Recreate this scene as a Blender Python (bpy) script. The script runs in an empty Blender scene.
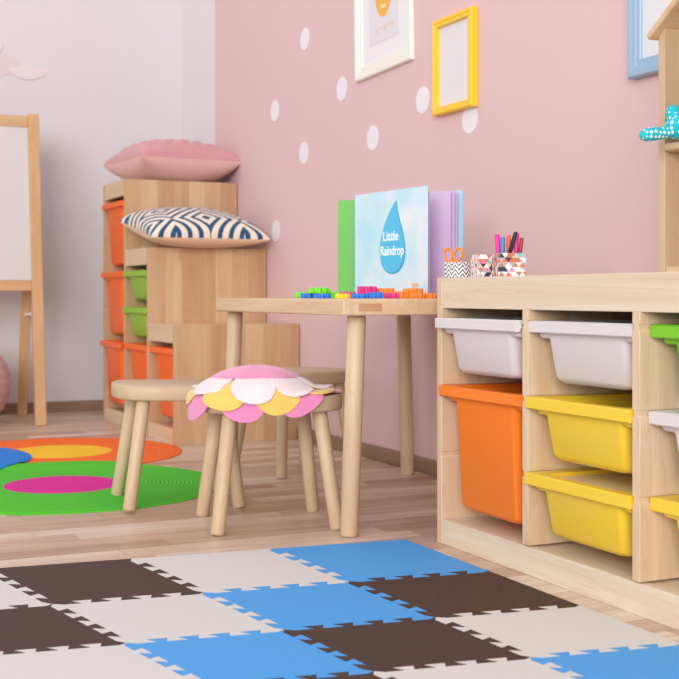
import bpy, bmesh, math, random
from mathutils import Vector, Matrix
R = math.radians
rnd = random.Random(7)
SC = bpy.context.scene
COL = SC.collection

# ------------------------------------------------------------------ helpers
def lin(c):
    c = c / 255.0
    return c / 12.92 if c <= 0.04045 else ((c + 0.055) / 1.055) ** 2.4
def rgb(t):
    return (lin(t[0]), lin(t[1]), lin(t[2]), 1.0)

def thing(name, label, cat, loc=(0, 0, 0), rot=(0, 0, 0), group=None):
    o = bpy.data.objects.new(name, None)
    o.empty_display_size = 0.05
    COL.objects.link(o)
    o.location = loc
    o.rotation_euler = rot
    tag(o, label, cat, group)
    return o
def tag(o, label=None, cat=None, group=None, kind=None):
    if label: o['label'] = label
    if cat: o['category'] = cat
    if group: o['group'] = group
    if kind: o['kind'] = kind
    return o
def obj(name, bm, mats, parent=None, smooth=35, bevel=0, segs=2, subdiv=0):
    me = bpy.data.meshes.new(name)
    bmesh.ops.recalc_face_normals(bm, faces=bm.faces[:])
    bm.to_mesh(me)
    bm.free()
    if not isinstance(mats, (list, tuple)): mats = [mats]
    for m in mats: me.materials.append(m)
    o = bpy.data.objects.new(name, me)
    COL.objects.link(o)
    if parent: o.parent = parent
    if smooth:
        for p in me.polygons: p.use_smooth = True
        me.set_sharp_from_angle(angle=R(smooth))
    if bevel:
        b = o.modifiers.new('bevel', 'BEVEL')
        b.width = bevel; b.segments = segs; b.limit_method = 'ANGLE'; b.angle_limit = R(40)
    if subdiv:
        s = o.modifiers.new('subdivision', 'SUBSURF'); s.levels = subdiv; s.render_levels = subdiv
    return o
def NB(): return bmesh.new()
def box(bm, x0, x1, y0, y1, z0, z1, mi=0):
    v = [bm.verts.new(p) for p in ((x0, y0, z0), (x1, y0, z0), (x1, y1, z0), (x0, y1, z0),
                                   (x0, y0, z1), (x1, y0, z1), (x1, y1, z1), (x0, y1, z1))]
    for f in ((0, 3, 2, 1), (4, 5, 6, 7), (0, 1, 5, 4), (1, 2, 6, 5), (2, 3, 7, 6), (3, 0, 4, 7)):
        bm.faces.new([v[i] for i in f]).material_index = mi
    return v
def bar(bm, a, b, w, d, up=(0, 0, 1)):          # square bar from a to b
    a = Vector(a); b = Vector(b); t = (b - a).normalized()
    u = t.cross(Vector(up)).normalized(); n = u.cross(t)
    vs = []
    for p in (a, b):
        for su, sn in ((-1, -1), (1, -1), (1, 1), (-1, 1)):
            vs.append(bm.verts.new(p + u * su * w / 2 + n * sn * d / 2))
    for f in ((3, 2, 1, 0), (4, 5, 6, 7), (0, 1, 5, 4), (1, 2, 6, 5), (2, 3, 7, 6), (3, 0, 4, 7)):
        bm.faces.new([vs[i] for i in f])
def tube(bm, pts, radii, n=16, cap=True, closed=False):
    pts = [Vector(p) for p in pts]
    if not isinstance(radii, (list, tuple)): radii = [radii] * len(pts)
    rings = []
    N = len(pts)
    ref = None
    for i, p in enumerate(pts):
        if closed: t = pts[(i + 1) % N] - pts[i - 1]
        else: t = pts[min(i + 1, N - 1)] - pts[max(i - 1, 0)]
        t.normalize()
        if ref is None:
            ref = Vector((1, 0, 0)) if abs(t.x) < 0.8 else Vector((0, 1, 0))
        u = (ref - t * ref.dot(t)).normalized(); ref = u
        w = t.cross(u)
        rings.append([bm.verts.new(p + (u * math.cos(2 * math.pi * k / n) + w * math.sin(2 * math.pi * k / n)) * radii[i]) for k in range(n)])
    M = N if closed else N - 1
    for i in range(M):
        A = rings[i]; B = rings[(i + 1) % N]
        for k in range(n):
            bm.faces.new((A[k], A[(k + 1) % n], B[(k + 1) % n], B[k]))
    if cap and not closed:
        bm.faces.new(rings[0][::-1]); bm.faces.new(rings[-1])
def rod(bm, a, b, r0, r1, n=20, ch=0.004):      # leg with softened ends
    a = Vector(a); b = Vector(b); L = (b - a).length; t = (b - a) / L
    tube(bm, [a, a + t * ch * .3, a + t * ch, b - t * ch, b - t * ch * .3, b],
         [r0 - ch, r0 - ch * .35, r0, r1, r1 - ch * .35, r1 - ch], n)
def prism(bm, poly, axis, a, b, mi=0):          # poly in the two other axes, extruded along axis
    def mk(p, h):
        if axis == 'x': return (h, p[0], p[1])
        if axis == 'y': return (p[0], h, p[1])
        return (p[0], p[1], h)
    A = [bm.verts.new(mk(p, a)) for p in poly]
    B = [bm.verts.new(mk(p, b)) for p in poly]
    n = len(poly)
    fs = [bm.faces.new(A[::-1]), bm.faces.new(B)]
    for i in range(n):
        fs.append(bm.faces.new((A[i], A[(i + 1) % n], B[(i + 1) % n], B[i])))
    for f in fs: f.material_index = mi
def loft(bm, rings, cap0=True, cap1=True):
    V = [[bm.verts.new(p) for p in r] for r in rings]
    n = len(V[0])
    for i in range(len(V) - 1):
        for k in range(n):
            bm.faces.new((V[i][k], V[i][(k + 1) % n], V[i + 1][(k + 1) % n], V[i + 1][k]))
    if cap0: bm.faces.new(V[0][::-1])
    if cap1: bm.faces.new(V[-1])
def rrect(cx, cy, hx, hy, r, n=6):
    pts = []
    for (sx, sy, a0) in ((1, 1, 0), (-1, 1, 90), (-1, -1, 180), (1, -1, 270)):
        for k in range(n + 1):
            a = R(a0 + 90 * k / n)
            pts.append((cx + sx * (hx - r) + r * math.cos(a), cy + sy * (hy - r) + r * math.sin(a)))
    return pts
def superell(hx, hy, e, n=72):
    out = []
    for k in range(n):
        a = 2 * math.pi * k / n
        c, s = math.cos(a), math.sin(a)
        q = (abs(c / hx) ** e + abs(s / hy) ** e) ** (-1 / e)
        out.append((c * q, s * q))
    return out

# ------------------------------------------------------------------ materials
def newmat(name):
    m = bpy.data.materials.new(name); m.use_nodes = True
    nt = m.node_tree; b = nt.nodes['Principled BSDF']
    return m, nt, b
def N(nt, kind, **kw):
    n = nt.nodes.new(kind)
    for k, v in kw.items():
        if k.startswith('i_'): n.inputs[k[2:]].default_value = v
        else: setattr(n, k, v)
    return n
def L(nt, a, ao, b, bi): nt.links.new(a.outputs[ao], b.inputs[bi])
def math_(nt, op, a, b=None, c=None):
    n = N(nt, 'ShaderNodeMath', operation=op)
    for i, v in enumerate((a, b, c)):
        if v is None: continue
        if isinstance(v, (int, float)): n.inputs[i].default_value = v
        else: nt.links.new(v, n.inputs[i])
    return n.outputs[0]
def mix(nt, fac, a, b, blend='MIX'):
    n = N(nt, 'ShaderNodeMix', data_type='RGBA', blend_type=blend)
    for s, v in ((0, fac), (6, a), (7, b)):
        if isinstance(v, (int, float)): n.inputs[s].default_value = v
        elif isinstance(v, tuple): n.inputs[s].default_value = v
        else: nt.links.new(v, n.inputs[s])
    return n.outputs[2]
def ramp(nt, fac, stops, interp='LINEAR'):
    n = N(nt, 'ShaderNodeValToRGB'); n.color_ramp.interpolation = interp
    el = n.color_ramp.elements
    while len(el) < len(stops): el.new(0.5)
    for e, (p, c) in zip(el, stops): e.position = p; e.color = c
    nt.links.new(fac, n.inputs[0])
    return n.outputs[0]
def objco(nt, rand=False):
    tc = N(nt, 'ShaderNodeTexCoord')
    co = tc.outputs['Object']
    if rand:
        oi = N(nt, 'ShaderNodeObjectInfo')
        sc = N(nt, 'ShaderNodeVectorMath', operation='SCALE'); sc.inputs[0].default_value = (7.3, 11.1, 5.7)
        nt.links.new(oi.outputs['Random'], sc.inputs['Scale'])
        ad = N(nt, 'ShaderNodeVectorMath', operation='ADD')
        nt.links.new(co, ad.inputs[0]); nt.links.new(sc.outputs[0], ad.inputs[1])
        co = ad.outputs[0]
    return co
def bump(nt, b, h, strength=0.3, dist=0.002):
    n = N(nt, 'ShaderNodeBump'); n.inputs['Strength'].default_value = strength
    n.inputs['Distance'].default_value = dist
    nt.links.new(h, n.inputs['Height']); nt.links.new(n.outputs[0], b.inputs['Normal'])

def plain(name, c, rough=0.5, sheen=0, noise=0.0, coat=0, metal=0, nscale=30):
    m, nt, b = newmat(name)
    b.inputs['Base Color'].default_value = rgb(c)
    b.inputs['Roughness'].default_value = rough
    b.inputs['Metallic'].default_value = metal
    if sheen: b.inputs['Sheen Weight'].default_value = sheen
    if coat: b.inputs['Coat Weight'].default_value = coat
    if noise:
        nz = N(nt, 'ShaderNodeTexNoise'); nz.inputs['Scale'].default_value = nscale; nz.inputs['Detail'].default_value = 4
        nt.links.new(objco(nt), nz.inputs['Vector'])
        k = 1 - noise
        d = tuple(x * k for x in rgb(c)[:3]) + (1,)
        nt.links.new(mix(nt, nz.outputs[0], rgb(c), d), b.inputs['Base Color'])
    return m

def wood(name, base, dark, axis='x', stave=0.0, stave_axis='x', knots=0.5, rough=0.48):
    """pine: grain runs along `axis`; optional edge-glued staves across `stave_axis`"""
    m, nt, b = newmat(name)
    raw = objco(nt)
    co = objco(nt, True)
    tone = None
    if stave:
        sp = N(nt, 'ShaderNodeSeparateXYZ'); nt.links.new(raw, sp.inputs[0])
        q = math_(nt, 'FLOOR', math_(nt, 'DIVIDE', sp.outputs['XYZ'.index(stave_axis.upper())], stave))
        wn = N(nt, 'ShaderNodeTexWhiteNoise', noise_dimensions='1D')
        nt.links.new(q, wn.inputs['W'])
        tone = wn.outputs['Value']
        off = N(nt, 'ShaderNodeCombineXYZ')
        for i in range(3): nt.links.new(math_(nt, 'MULTIPLY', tone, 3.7 + i), off.inputs[i])
        ad = N(nt, 'ShaderNodeVectorMath', operation='ADD')
        nt.links.new(co, ad.inputs[0]); nt.links.new(off.outputs[0], ad.inputs[1])
        co = ad.outputs[0]
    s = {'x': (1.2, 22, 22), 'y': (22, 1.2, 22), 'z': (22, 22, 1.2)}[axis]
    mp = N(nt, 'ShaderNodeMapping'); mp.inputs['Scale'].default_value = s
    nt.links.new(co, mp.inputs['Vector'])
    nz = N(nt, 'ShaderNodeTexNoise'); nz.inputs['Scale'].default_value = 1.3; nz.inputs['Detail'].default_value = 5
    nz.inputs['Distortion'].default_value = 0.6
    nt.links.new(mp.outputs[0], nz.inputs['Vector'])
    # fine ring lines
    lines = math_(nt, 'FRACT', math_(nt, 'MULTIPLY', nz.outputs[0], 6.0))
    col = ramp(nt, nz.outputs[0], [(0.3, rgb(base)), (0.72, rgb(dark))])
    dk = tuple(a * .55 + b2 * .45 for a, b2 in zip(rgb(dark)[:3], rgb((170, 115, 70))[:3])) + (1,)
    lf = ramp(nt, lines, [(0.0, (0, 0, 0, 1)), (0.8, (.12, .12, .12, 1)), (0.95, (.38, .38, .38, 1)), (1.0, (0, 0, 0, 1))])
    col = mix(nt, lf, col, dk)
    if tone is not None:
        tf = ramp(nt, tone, [(0, rgb((255, 255, 255))), (1, rgb((232, 216, 206)))])
        col = mix(nt, 1.0, col, tf, 'MULTIPLY')
    if knots:
        s2 = {'x': (2.2, 4.5, 4.5), 'y': (4.5, 2.2, 4.5), 'z': (4.5, 4.5, 2.2)}[axis]
        mp2 = N(nt, 'ShaderNodeMapping'); mp2.inputs['Scale'].default_value = s2
        nt.links.new(co, mp2.inputs['Vector'])
        vo = N(nt, 'ShaderNodeTexVoronoi'); vo.inputs['Scale'].default_value = 1.5
        nt.links.new(mp2.outputs[0], vo.inputs['Vector'])
        kf = ramp(nt, vo.outputs['Distance'], [(0.0, (1, 1, 1, 1)), (0.045, (.75, .75, .75, 1)), (0.075, (.2, .2, .2, 1)), (0.13, (0, 0, 0, 1))])
        kf = math_(nt, 'MULTIPLY', kf, knots)
        col = mix(nt, kf, col, rgb((150, 92, 55)))
    nt.links.new(col, b.inputs['Base Color'])
    b.inputs['Roughness'].default_value = rough
    bump(nt, b, nz.outputs[0], 0.08, 0.002)
    return m

PB, PD = (228, 212, 186), (216, 190, 154)          # front pine
SB, SD = (216, 190, 154), (204, 168, 126)          # stair unit pine
PX = wood('pine_grain_x', PB, PD, 'x')
PY = wood('pine_grain_y', (228, 215, 195), (221, 200, 170), 'y')
PZ = wood('pine_grain_z', PB, PD, 'z', knots=.4)
PXp = wood('pine_panel_x', PB, PD, 'x', .11, 'z', .45)
PZp = wood('pine_upright_panel', (238, 220, 192), (226, 200, 164), 'z', .09, 'x', .45)
TX = wood('table_pine', (224, 200, 166), (212, 178, 138), 'y', .12, 'x', .25)
TE = wood('table_endgrain', (206, 164, 122), (186, 140, 98), 'x', 0, 'x', 0)
LZ = wood('leg_pine', (214, 190, 158), (202, 174, 138), 'z', 0, 'x', .2)
STX = wood('stool_pine', (206, 184, 154), (196, 170, 138), 'x', 0, 'x', .15)
BZ = wood('stair_panel_pine', SB, SD, 'z', .062, 'x', .45)
BY = wood('stair_rail_pine', (226, 204, 172), (216, 186, 148), 'y', 0, 'x', .3)
BXp = wood('stair_side_pine', (222, 198, 164), (212, 180, 142), 'x', .09, 'z', .2)
EZ = wood('easel_beech', (212, 174, 130), (201, 158, 112), 'z', 0, 'x', 0)
EX = wood('easel_beech_rail', (212, 174, 130), (201, 158, 112), 'x', 0, 'x', 0)
HZ = wood('house_pine', (220, 204, 176), (208, 184, 150), 'z', .1, 'x', .25)
HX = wood('house_board_pine', (222, 196, 160), (208, 174, 134), 'x', 0, 'x', .2)

def floor_mat():
    m, nt, b = newmat('laminate_floor')
    sp = N(nt, 'ShaderNodeSeparateXYZ'); nt.links.new(objco(nt), sp.inputs[0])
    W, LEN = 0.064, 0.55
    row = math_(nt, 'FLOOR', math_(nt, 'DIVIDE', sp.outputs[1], W))
    wn = N(nt, 'ShaderNodeTexWhiteNoise', noise_dimensions='1D'); nt.links.new(row, wn.inputs['W'])
    xo = math_(nt, 'ADD', math_(nt, 'DIVIDE', sp.outputs[0], LEN), math_(nt, 'MULTIPLY', wn.outputs['Value'], 9.0))
    seg = math_(nt, 'FLOOR', xo)
    cv = N(nt, 'ShaderNodeCombineXYZ'); nt.links.new(row, cv.inputs[0]); nt.links.new(seg, cv.inputs[1])
    w2 = N(nt, 'ShaderNodeTexWhiteNoise', noise_dimensions='2D'); nt.links.new(cv.outputs[0], w2.inputs['Vector'])
    t = w2.outputs['Value']
    base = ramp(nt, t, [(0, rgb((186, 154, 134))), (.3, rgb((206, 178, 158))), (.65, rgb((220, 196, 178))), (1, rgb((232, 216, 202)))])
    co = N(nt, 'ShaderNodeCombineXYZ')
    nt.links.new(math_(nt, 'ADD', math_(nt, 'MULTIPLY', sp.outputs[0], 2.2), math_(nt, 'MULTIPLY', t, 31.0)), co.inputs[0])
    nt.links.new(math_(nt, 'MULTIPLY', sp.outputs[1], 42.0), co.inputs[1])
    nz = N(nt, 'ShaderNodeTexNoise'); nz.inputs['Scale'].default_value = 1.0; nz.inputs['Detail'].default_value = 6
    nz.inputs['Distortion'].default_value = .8
    nt.links.new(co.outputs[0], nz.inputs['Vector'])
    g = ramp(nt, nz.outputs[0], [(.3, rgb((222, 210, 202))), (.62, (1, 1, 1, 1))])
    col = mix(nt, 1.0, base, g, 'MULTIPLY')
    # fine joints
    fy = math_(nt, 'FRACT', math_(nt, 'DIVIDE', sp.outputs[1], W))
    j1 = math_(nt, 'LESS_THAN', fy, 0.02)
    j2 = math_(nt, 'LESS_THAN', math_(nt, 'FRACT', xo), 0.003)
    j = math_(nt, 'MULTIPLY', math_(nt, 'MAXIMUM', j1, j2), .45)
    col = mix(nt, j, col, rgb((126, 98, 84)))
    nt.links.new(col, b.inputs['Base Color'])
    b.inputs['Roughness'].default_value = 0.36
    bump(nt, b, nz.outputs[0], .06, .001)
    return m
FLOOR = floor_mat()

def wallmat(name, c, c2=None, split=None):
    m, nt, b = newmat(name)
    nz = N(nt, 'ShaderNodeTexNoise'); nz.inputs['Scale'].default_value = 260; nz.inputs['Detail'].default_value = 3
    co = objco(nt); nt.links.new(co, nz.inputs['Vector'])
    if split is not None:
        sp = N(nt, 'ShaderNodeSeparateXYZ'); nt.links.new(co, sp.inputs[0])
        f = math_(nt, 'GREATER_THAN', sp.outputs[1], split)
        nt.links.new(mix(nt, f, rgb(c), rgb(c2)), b.inputs['Base Color'])
    else:
        b.inputs['Base Color'].default_value = rgb(c)
    b.inputs['Roughness'].default_value = .75
    bump(nt, b, nz.outputs[0], .04, .001)
    return m
WALLP = wallmat('painted_wall_pink', (223, 190, 194), (226, 221, 222), 4.68)
WALLW = wallmat('painted_wall_pale', (215, 211, 214))
SKIRT = wood('skirting_wood', (150, 124, 106), (132, 106, 90), 'y', 0, 'x', 0)

def plastic(name, c, rough=.38, sss=0.0):
    m, nt, b = newmat(name)
    b.inputs['Base Color'].default_value = rgb(c)
    b.inputs['Roughness'].default_value = rough
    if sss:
        b.inputs['Subsurface Weight'].default_value = sss
        b.inputs['Subsurface Radius'].default_value = (.02, .02, .02)
    return m
ORANGE = plastic('orange_plastic', (250, 128, 32))
YELLOW = plastic('yellow_plastic', (243, 206, 58))
WHITEP = plastic('white_plastic', (221, 215, 215), .4, .15)
GREENP = plastic('green_plastic', (124, 200, 40))
GREEN2 = plastic('leaf_green_plastic', (146, 196, 56))
ORANGE2 = plastic('deep_orange_plastic', (250, 112, 34))

def ribbed(name, c, s1=560.0, strength=.35, light=None):
    """foam tile with fine crossing ribs"""
    m, nt, b = newmat(name)
    sp = N(nt, 'ShaderNodeSeparateXYZ'); nt.links.new(objco(nt), sp.inputs[0])
    a = math_(nt, 'SINE', math_(nt, 'MULTIPLY', math_(nt, 'ADD', sp.outputs[0], math_(nt, 'MULTIPLY', sp.outputs[1], .55)), s1 * 1.6))
    d = math_(nt, 'SINE', math_(nt, 'MULTIPLY', math_(nt, 'SUBTRACT', sp.outputs[0], math_(nt, 'MULTIPLY', sp.outputs[1], .55)), s1 * .8))
    h = math_(nt, 'SINE', math_(nt, 'MULTIPLY', math_(nt, 'SUBTRACT', sp.outputs[0], sp.outputs[1]), s1))
    b.inputs['Base Color'].default_value = rgb(c)
    b.inputs['Roughness'].default_value = .62
    b.inputs['Specular IOR Level'].default_value = .35
    bump(nt, b, h, strength, .001)
    return m
MDARK = ribbed('dark_brown_foam', (70, 52, 46), 900, .45)
MBLUE = ribbed('blue_foam', (74, 162, 234), 900, .10)
MWHITE = ribbed('white_foam', (217, 214, 213), 900, .08)

def braided(name, c, c2):
    m, nt, b = newmat(name)
    sp = N(nt, 'ShaderNodeSeparateXYZ'); nt.links.new(objco(nt), sp.inputs[0])
    r = math_(nt, 'SQRT', math_(nt, 'ADD', math_(nt, 'POWER', sp.outputs[0], 2), math_(nt, 'POWER', sp.outputs[1], 2)))
    ang = math_(nt, 'ARCTAN2', sp.outputs[1], sp.outputs[0])
    ph = math_(nt, 'ADD', math_(nt, 'MULTIPLY', r, 2 * math.pi / .0105), math_(nt, 'MULTIPLY', ang, 1.0))
    s = math_(nt, 'SINE', ph)
    k = math_(nt, 'MULTIPLY', math_(nt, 'SINE', math_(nt, 'MULTIPLY', math_(nt, 'MULTIPLY', ang, r), 700.0)), .25)
    h = math_(nt, 'ADD', math_(nt, 'MULTIPLY', s, .8), k)
    nt.links.new(ramp(nt, math_(nt, 'MULTIPLY_ADD', h, .5, .5), [(.0, rgb(c2)), (.6, rgb(c))]), b.inputs['Base Color'])
    b.inputs['Roughness'].default_value = .9
    bump(nt, b, h, .5, .003)
    return m
def fabric(name, c, scale=900, rough=.92, strength=.25, sheen=.2):
    m, nt, b = newmat(name)
    nz = N(nt, 'ShaderNodeTexNoise'); nz.inputs['Scale'].default_value = scale; nz.inputs['Detail'].default_value = 2
    n2 = N(nt, 'ShaderNodeTexNoise'); n2.inputs['Scale'].default_value = 14; n2.inputs['Detail'].default_value = 3
    co = objco(nt); nt.links.new(co, nz.inputs['Vector']); nt.links.new(co, n2.inputs['Vector'])
    d = tuple(x * .86 for x in rgb(c)[:3]) + (1,)
    nt.links.new(mix(nt, n2.outputs[0], rgb(c), d), b.inputs['Base Color'])
    b.inputs['Roughness'].default_value = rough
    b.inputs['Sheen Weight'].default_value = sheen
    bump(nt, b, nz.outputs[0], strength, .001)
    return m

# ------------------------------------------------------------------ the setting
WX, WY = 1.65, 5.12
bm = NB(); box(bm, -3.2, WX + .12, -1.2, WY + .12, -.06, 0)
tag(obj('floor', bm, FLOOR, smooth=0), kind='structure', label='brown grey wood strip laminate floor', cat='floor')
bm = NB(); box(bm, WX, WX + .12, -1.2, WY + .12, 0, 2.6)
tag(obj('wall_right', bm, WALLP, smooth=0), kind='structure', label='pink painted wall with a white end section', cat='wall')
bm = NB(); box(bm, -3.2, WX, WY, WY + .12, 0, 2.6)
tag(obj('wall_back', bm, WALLW, smooth=0), kind='structure', label='pale white back wall', cat='wall')
bm = NB(); box(bm, WX - .013, WX, -1.2, WY, 0, .042)
tag(obj('baseboard_right', bm, SKIRT, bevel=.003), kind='structure', label='brown wooden skirting along the pink wall', cat='baseboard')
bm = NB(); box(bm, -3.2, WX - .013, WY - .013, WY, 0, .045)
tag(obj('baseboard_back', bm, wood('skirting_wood_back', (150, 124, 106), (132, 106, 90), 'x', 0, 'x', 0), bevel=.003), kind='structure', label='brown wooden skirting along the back wall', cat='baseboard')

# ------------------------------------------------------------------ storage bins
def make_bin(name, mat, label, group, depth, loc, lid=None, w=.141):
    """bin seen from its short front end: local -x is the front, z=0 the top of the rim"""
    t = thing(name, label, 'storage bin', loc, (0, 0, 0), group)
    LEN = .40
    hx, rc = w - .001, .012
    bm = NB()
    cx = LEN / 2
    # outer shell from the rim down, then the cavity back up: one open-topped tub
    hb = .118; hbb = .102; hbt = .106
    rings = []
    def ring(x0, x1, hy, z, r): 
        rings.append([(p[0], p[1], z) for p in rrect((x0 + x1) / 2, 0, (x1 - x0) / 2, hy, r)])
    ring(.010, LEN - .012, hb - .004, -.008, .018)
    ring(.010, LEN - .012, hb - .002, -.019, .018)
    ring(.012, LEN - .016, hbt + .003, -.024, .016)
    ring(.014, LEN - .018, hbt, -.032, .014)
    ring(.024, LEN - .028, hbb, -depth + .011, .015)
    ring(.030, LEN - .033, hbb - .003, -depth + .004, .015)
    ring(.036, LEN - .042, hbb - .011, -depth, .016)
    ring(.046, LEN - .050, hbb - .020, -depth + .004, .018)
    ring(.034, LEN - .036, hbb - .008, -depth + .016, .018)
    ring(.018, LEN - .022, hbt - .003, -.034, .018)
    ring(.018, LEN - .018, hb - .010, -.02, .016)
    ring(.016, LEN - .016, hb - .010, -.002, .016)
    loft(bm, rings, cap0=False, cap1=False)
    # floor of the tub
    bm.verts.ensure_lookup_table()
    n = len(rings[0])
    bm.faces.new([bm.verts[7 * n + k] for k in range(n)])
    obj('tub', bm, mat, t, smooth=40)
    # rim: flat flange with a down-turned front lip
    bm = NB()
    outer = rrect(cx, 0, LEN / 2, hx, rc); inner = rrect(cx, 0, LEN / 2 - .017, hb - .011, .016)
    rr = [[(p[0], p[1], -.004) for p in inner], [(p[0], p[1], 0) for p in inner],
          [(p[0] * .995 + cx * .005, p[1] * .99, 0) for p in outer], [(p[0], p[1], -.0015) for p in outer], [(p[0], p[1], -.0075) for p in outer],
          [(p[0], p[1], -.0075) for p in inner]]
    V = [[bm.verts.new(p) for p in r] for r in rr]
    nn = len(outer)
    for i in range(len(V)):
        A = V[i]; B = V[(i + 1) % len(V)]
        for k in range(nn): bm.faces.new((A[k], A[(k + 1) % nn], B[(k + 1) % nn], B[k]))
    # front lip
    pr = [(-.0012, -.0022), (.0008, -.0006), (.014, -.0006), (.014, -.012), (.010, -.020), (.001, -.021), (-.0012, -.019)]
    prism(bm, pr, 'y', -hx, hx)
    rim = obj('rim', bm, mat, t, smooth=40)
    # runner shoulders under the rim at both sides
    for s in (-1, 1):
        bm = NB()
        a, b_ = sorted((s * (hbt - .004), s * (hx - .012)))
        poly = [(.010, -.0075), (.380, -.0075), (.380, -.026), (.030, -.030), (.016, -.031), (.010, -.028)]
        prism(bm, [(p[0] + .004, p[1]) for p in poly], 'y', a, b_)
        obj('runner', bm, mat, rim, bevel=.003)
    if lid:
        bm = NB()
        prism(bm, rrect(cx, 0, LEN / 2 - .022, hb - .016, .016), 'z', -.012, -.006)
        obj('lid', bm, lid, t, smooth=30)['label'] = 'pale lid inside the rim'
    return t

def groove_panel(bm, y0, y1, ztop, zbot, grooves, x0, x1, left=True, right=True):
    """upright board (thickness y0..y1) with runner grooves, extruded along x"""
    gd, gh = .0035, .010
    L_ = []; Rr = []
    for z in sorted(grooves):
        if left: L_ += [(y0, z - gh), (y0 + gd, z - gh), (y0 + gd, z), (y0, z)]
        if right: Rr += [(y1, z - gh), (y1 - gd, z - gh), (y1 - gd, z), (y1, z)]
    poly = [(y0, zbot)] + L_ + [(y0, ztop), (y1, ztop)] + Rr[::-1] + [(y1, zbot)]
    prism(bm, poly, 'x', x0, x1)

# ---- the low unit in front: origin at its far front bottom corner, y towards the camera is negative
RIMS = [.4455, .3135, .1815]
UX, UY = 1.205, 2.104
unit = thing('storage_unit', 'low pine storage unit with white, orange, yellow and green bins along the pink wall', 'storage unit', (UX, UY, 0))
UD, UH = .44, .524
Wd, PT = .2825, .018
ys = []                                            # (left face, right face) of boards going towards the camera
y = 0
for i in range(4):
    ys.append((y - PT, y)); y -= PT + Wd
for i, (a, b_) in enumerate(ys):
    bm = NB()
    end = i in (0, 3)
    groove_panel(bm, a, b_, UH if end else .464, 0 if end else .052, RIMS, 0, UD, left=(i != 3), right=(i != 0))
    obj('side_panel' if end else 'divider', bm, PZp, unit, bevel=.0012)
yA, yB = ys[0][0], ys[3][1]
bm = NB(); box(bm, .0015, .019, yB, yA, .464, UH); obj('top_rail', bm, PY, unit, bevel=.0012)
bm = NB(); box(bm, .0015, .019, yB, yA, 0, .050); obj('bottom_rail', bm, PY, unit, bevel=.0012)
bm = NB(); box(bm, .019, UD, yB, yA, .506, UH - .0005); obj('top_panel', bm, PY, unit, bevel=.001)
bm = NB(); box(bm, .019, UD, yB, yA, .034, .048); obj('bottom_shelf', bm, PY, unit, bevel=.001)
bm = NB(); box(bm, UD - .018, UD, yB, yA, .482, .506); obj('back_rail', bm, PY, unit, bevel=.001)
def bin_at(col, lvl, dx, *a, **k):
    yc = UY + (ys[col][0] + ys[col + 1][1]) / 2
    return make_bin(*(a[:4]), a[4], (UX + dx, yc, RIMS[lvl]), **k)
SH, DP = .107, .239
G1 = 'bins in the low storage unit'
bin_at(0, 0, -.014, 'storage_bin', WHITEP, 'shallow white bin directly above the deep orange bin of the low unit', G1, SH)
bin_at(0, 1, -.006, 'storage_bin', ORANGE, 'deep orange bin in left column of the low unit beside the table', G1, DP)
bin_at(1, 0, .001, 'storage_bin', WHITEP, 'shallow white bin directly above the two yellow bins in the middle column', G1, SH)
bin_at(1, 1, -.005, 'storage_bin', YELLOW, 'upper of the two yellow bins in the middle column, under a white bin', G1, SH)
bin_at(1, 2, -.007, 'storage_bin', YELLOW, 'lower of the two yellow bins in the middle column, pale lid showing', G1, SH, lid=plastic('pale_lid_plastic', (244, 226, 176)))
bin_at(2, 0, .020, 'storage_bin', GREENP, 'bright green bin at the top of the right column of the low unit', G1, SH)
bin_at(2, 1, .017, 'storage_bin', WHITEP, 'white bin in the right column between a green and a yellow bin', G1, SH)
bin_at(2, 2, .020, 'storage_bin', YELLOW, 'yellow bin at the bottom of the right column under a white bin', G1, SH)

# ---- the stair-shaped unit in the corner
SX, SY = 1.205, 3.815
stair = thing('stair_storage_unit', 'stepped pine storage unit with orange and green bins in the corner', 'storage unit', (SX, SY, 0))
HS = [.392, .656, .920]
P = .3005
SD_ = .44
for i in range(4):
    h = HS[min(i, 2)]
    y0 = i * P if i < 3 else 3 * P
    bm = NB()
    g = [z for z in (.1815, .3135, .4455, .5775, .7095, .8415) if z < h - .05]
    hl = HS[i - 1] if i else 0
    groove_panel(bm, y0, y0 + PT, h, 0, g, 0, SD_, left=False, right=False) if False else None
    # near face smooth where it is exposed, grooved on the inside
    bm2 = bm
    gl = [z for z in g if i > 0 and z < hl - .05]
    gd, gh = .0035, .010
    poly = [(y0, 0)]
    for z in gl: poly += [(y0, z - gh), (y0 + gd, z - gh), (y0 + gd, z), (y0, z)]
    poly += [(y0, h), (y0 + PT, h)]
    if i < 3:
        for z in sorted(g, reverse=True): poly += [(y0 + PT, z), (y0 + PT - gd, z), (y0 + PT - gd, z - gh), (y0 + PT, z - gh)]
    poly += [(y0 + PT, 0)]
    prism(bm2, poly, 'x', 0, SD_)
    obj('side_panel' if i in (0, 3) else 'divider', bm2, BZ, stair, bevel=.0012)
for i in range(3):
    ya, yb = i * P + PT, (i + 1) * P
    h = HS[i]
    bm = NB(); box(bm, .0015, .019, ya, yb, h - .060, h); obj('top_rail', bm, BY, stair, bevel=.0012)
    bm = NB(); box(bm, .0015, .019, ya, yb, 0, .05); obj('bottom_rail', bm, BY, stair, bevel=.0012)
    bm = NB(); box(bm, .019, SD_, ya, yb, h - .018, h - .0005); obj('step_top', bm, BXp, stair, bevel=.001)
    bm = NB(); box(bm, .019, SD_, ya, yb, .034, .048); obj('bottom_shelf', bm, BXp, stair, bevel=.001)
    bm = NB(); box(bm, SD_ - .012, SD_, ya, yb, .048, h - .018); obj('back_panel', bm, BZ, stair)
G2 = 'bins in the stepped storage unit'
def sbin(col, z, mat, label, depth, dx=-.010):
    make_bin('storage_bin', mat, label, G2, depth, (SX + dx, SY + col * P + PT + (P - PT) / 2, z))
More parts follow.
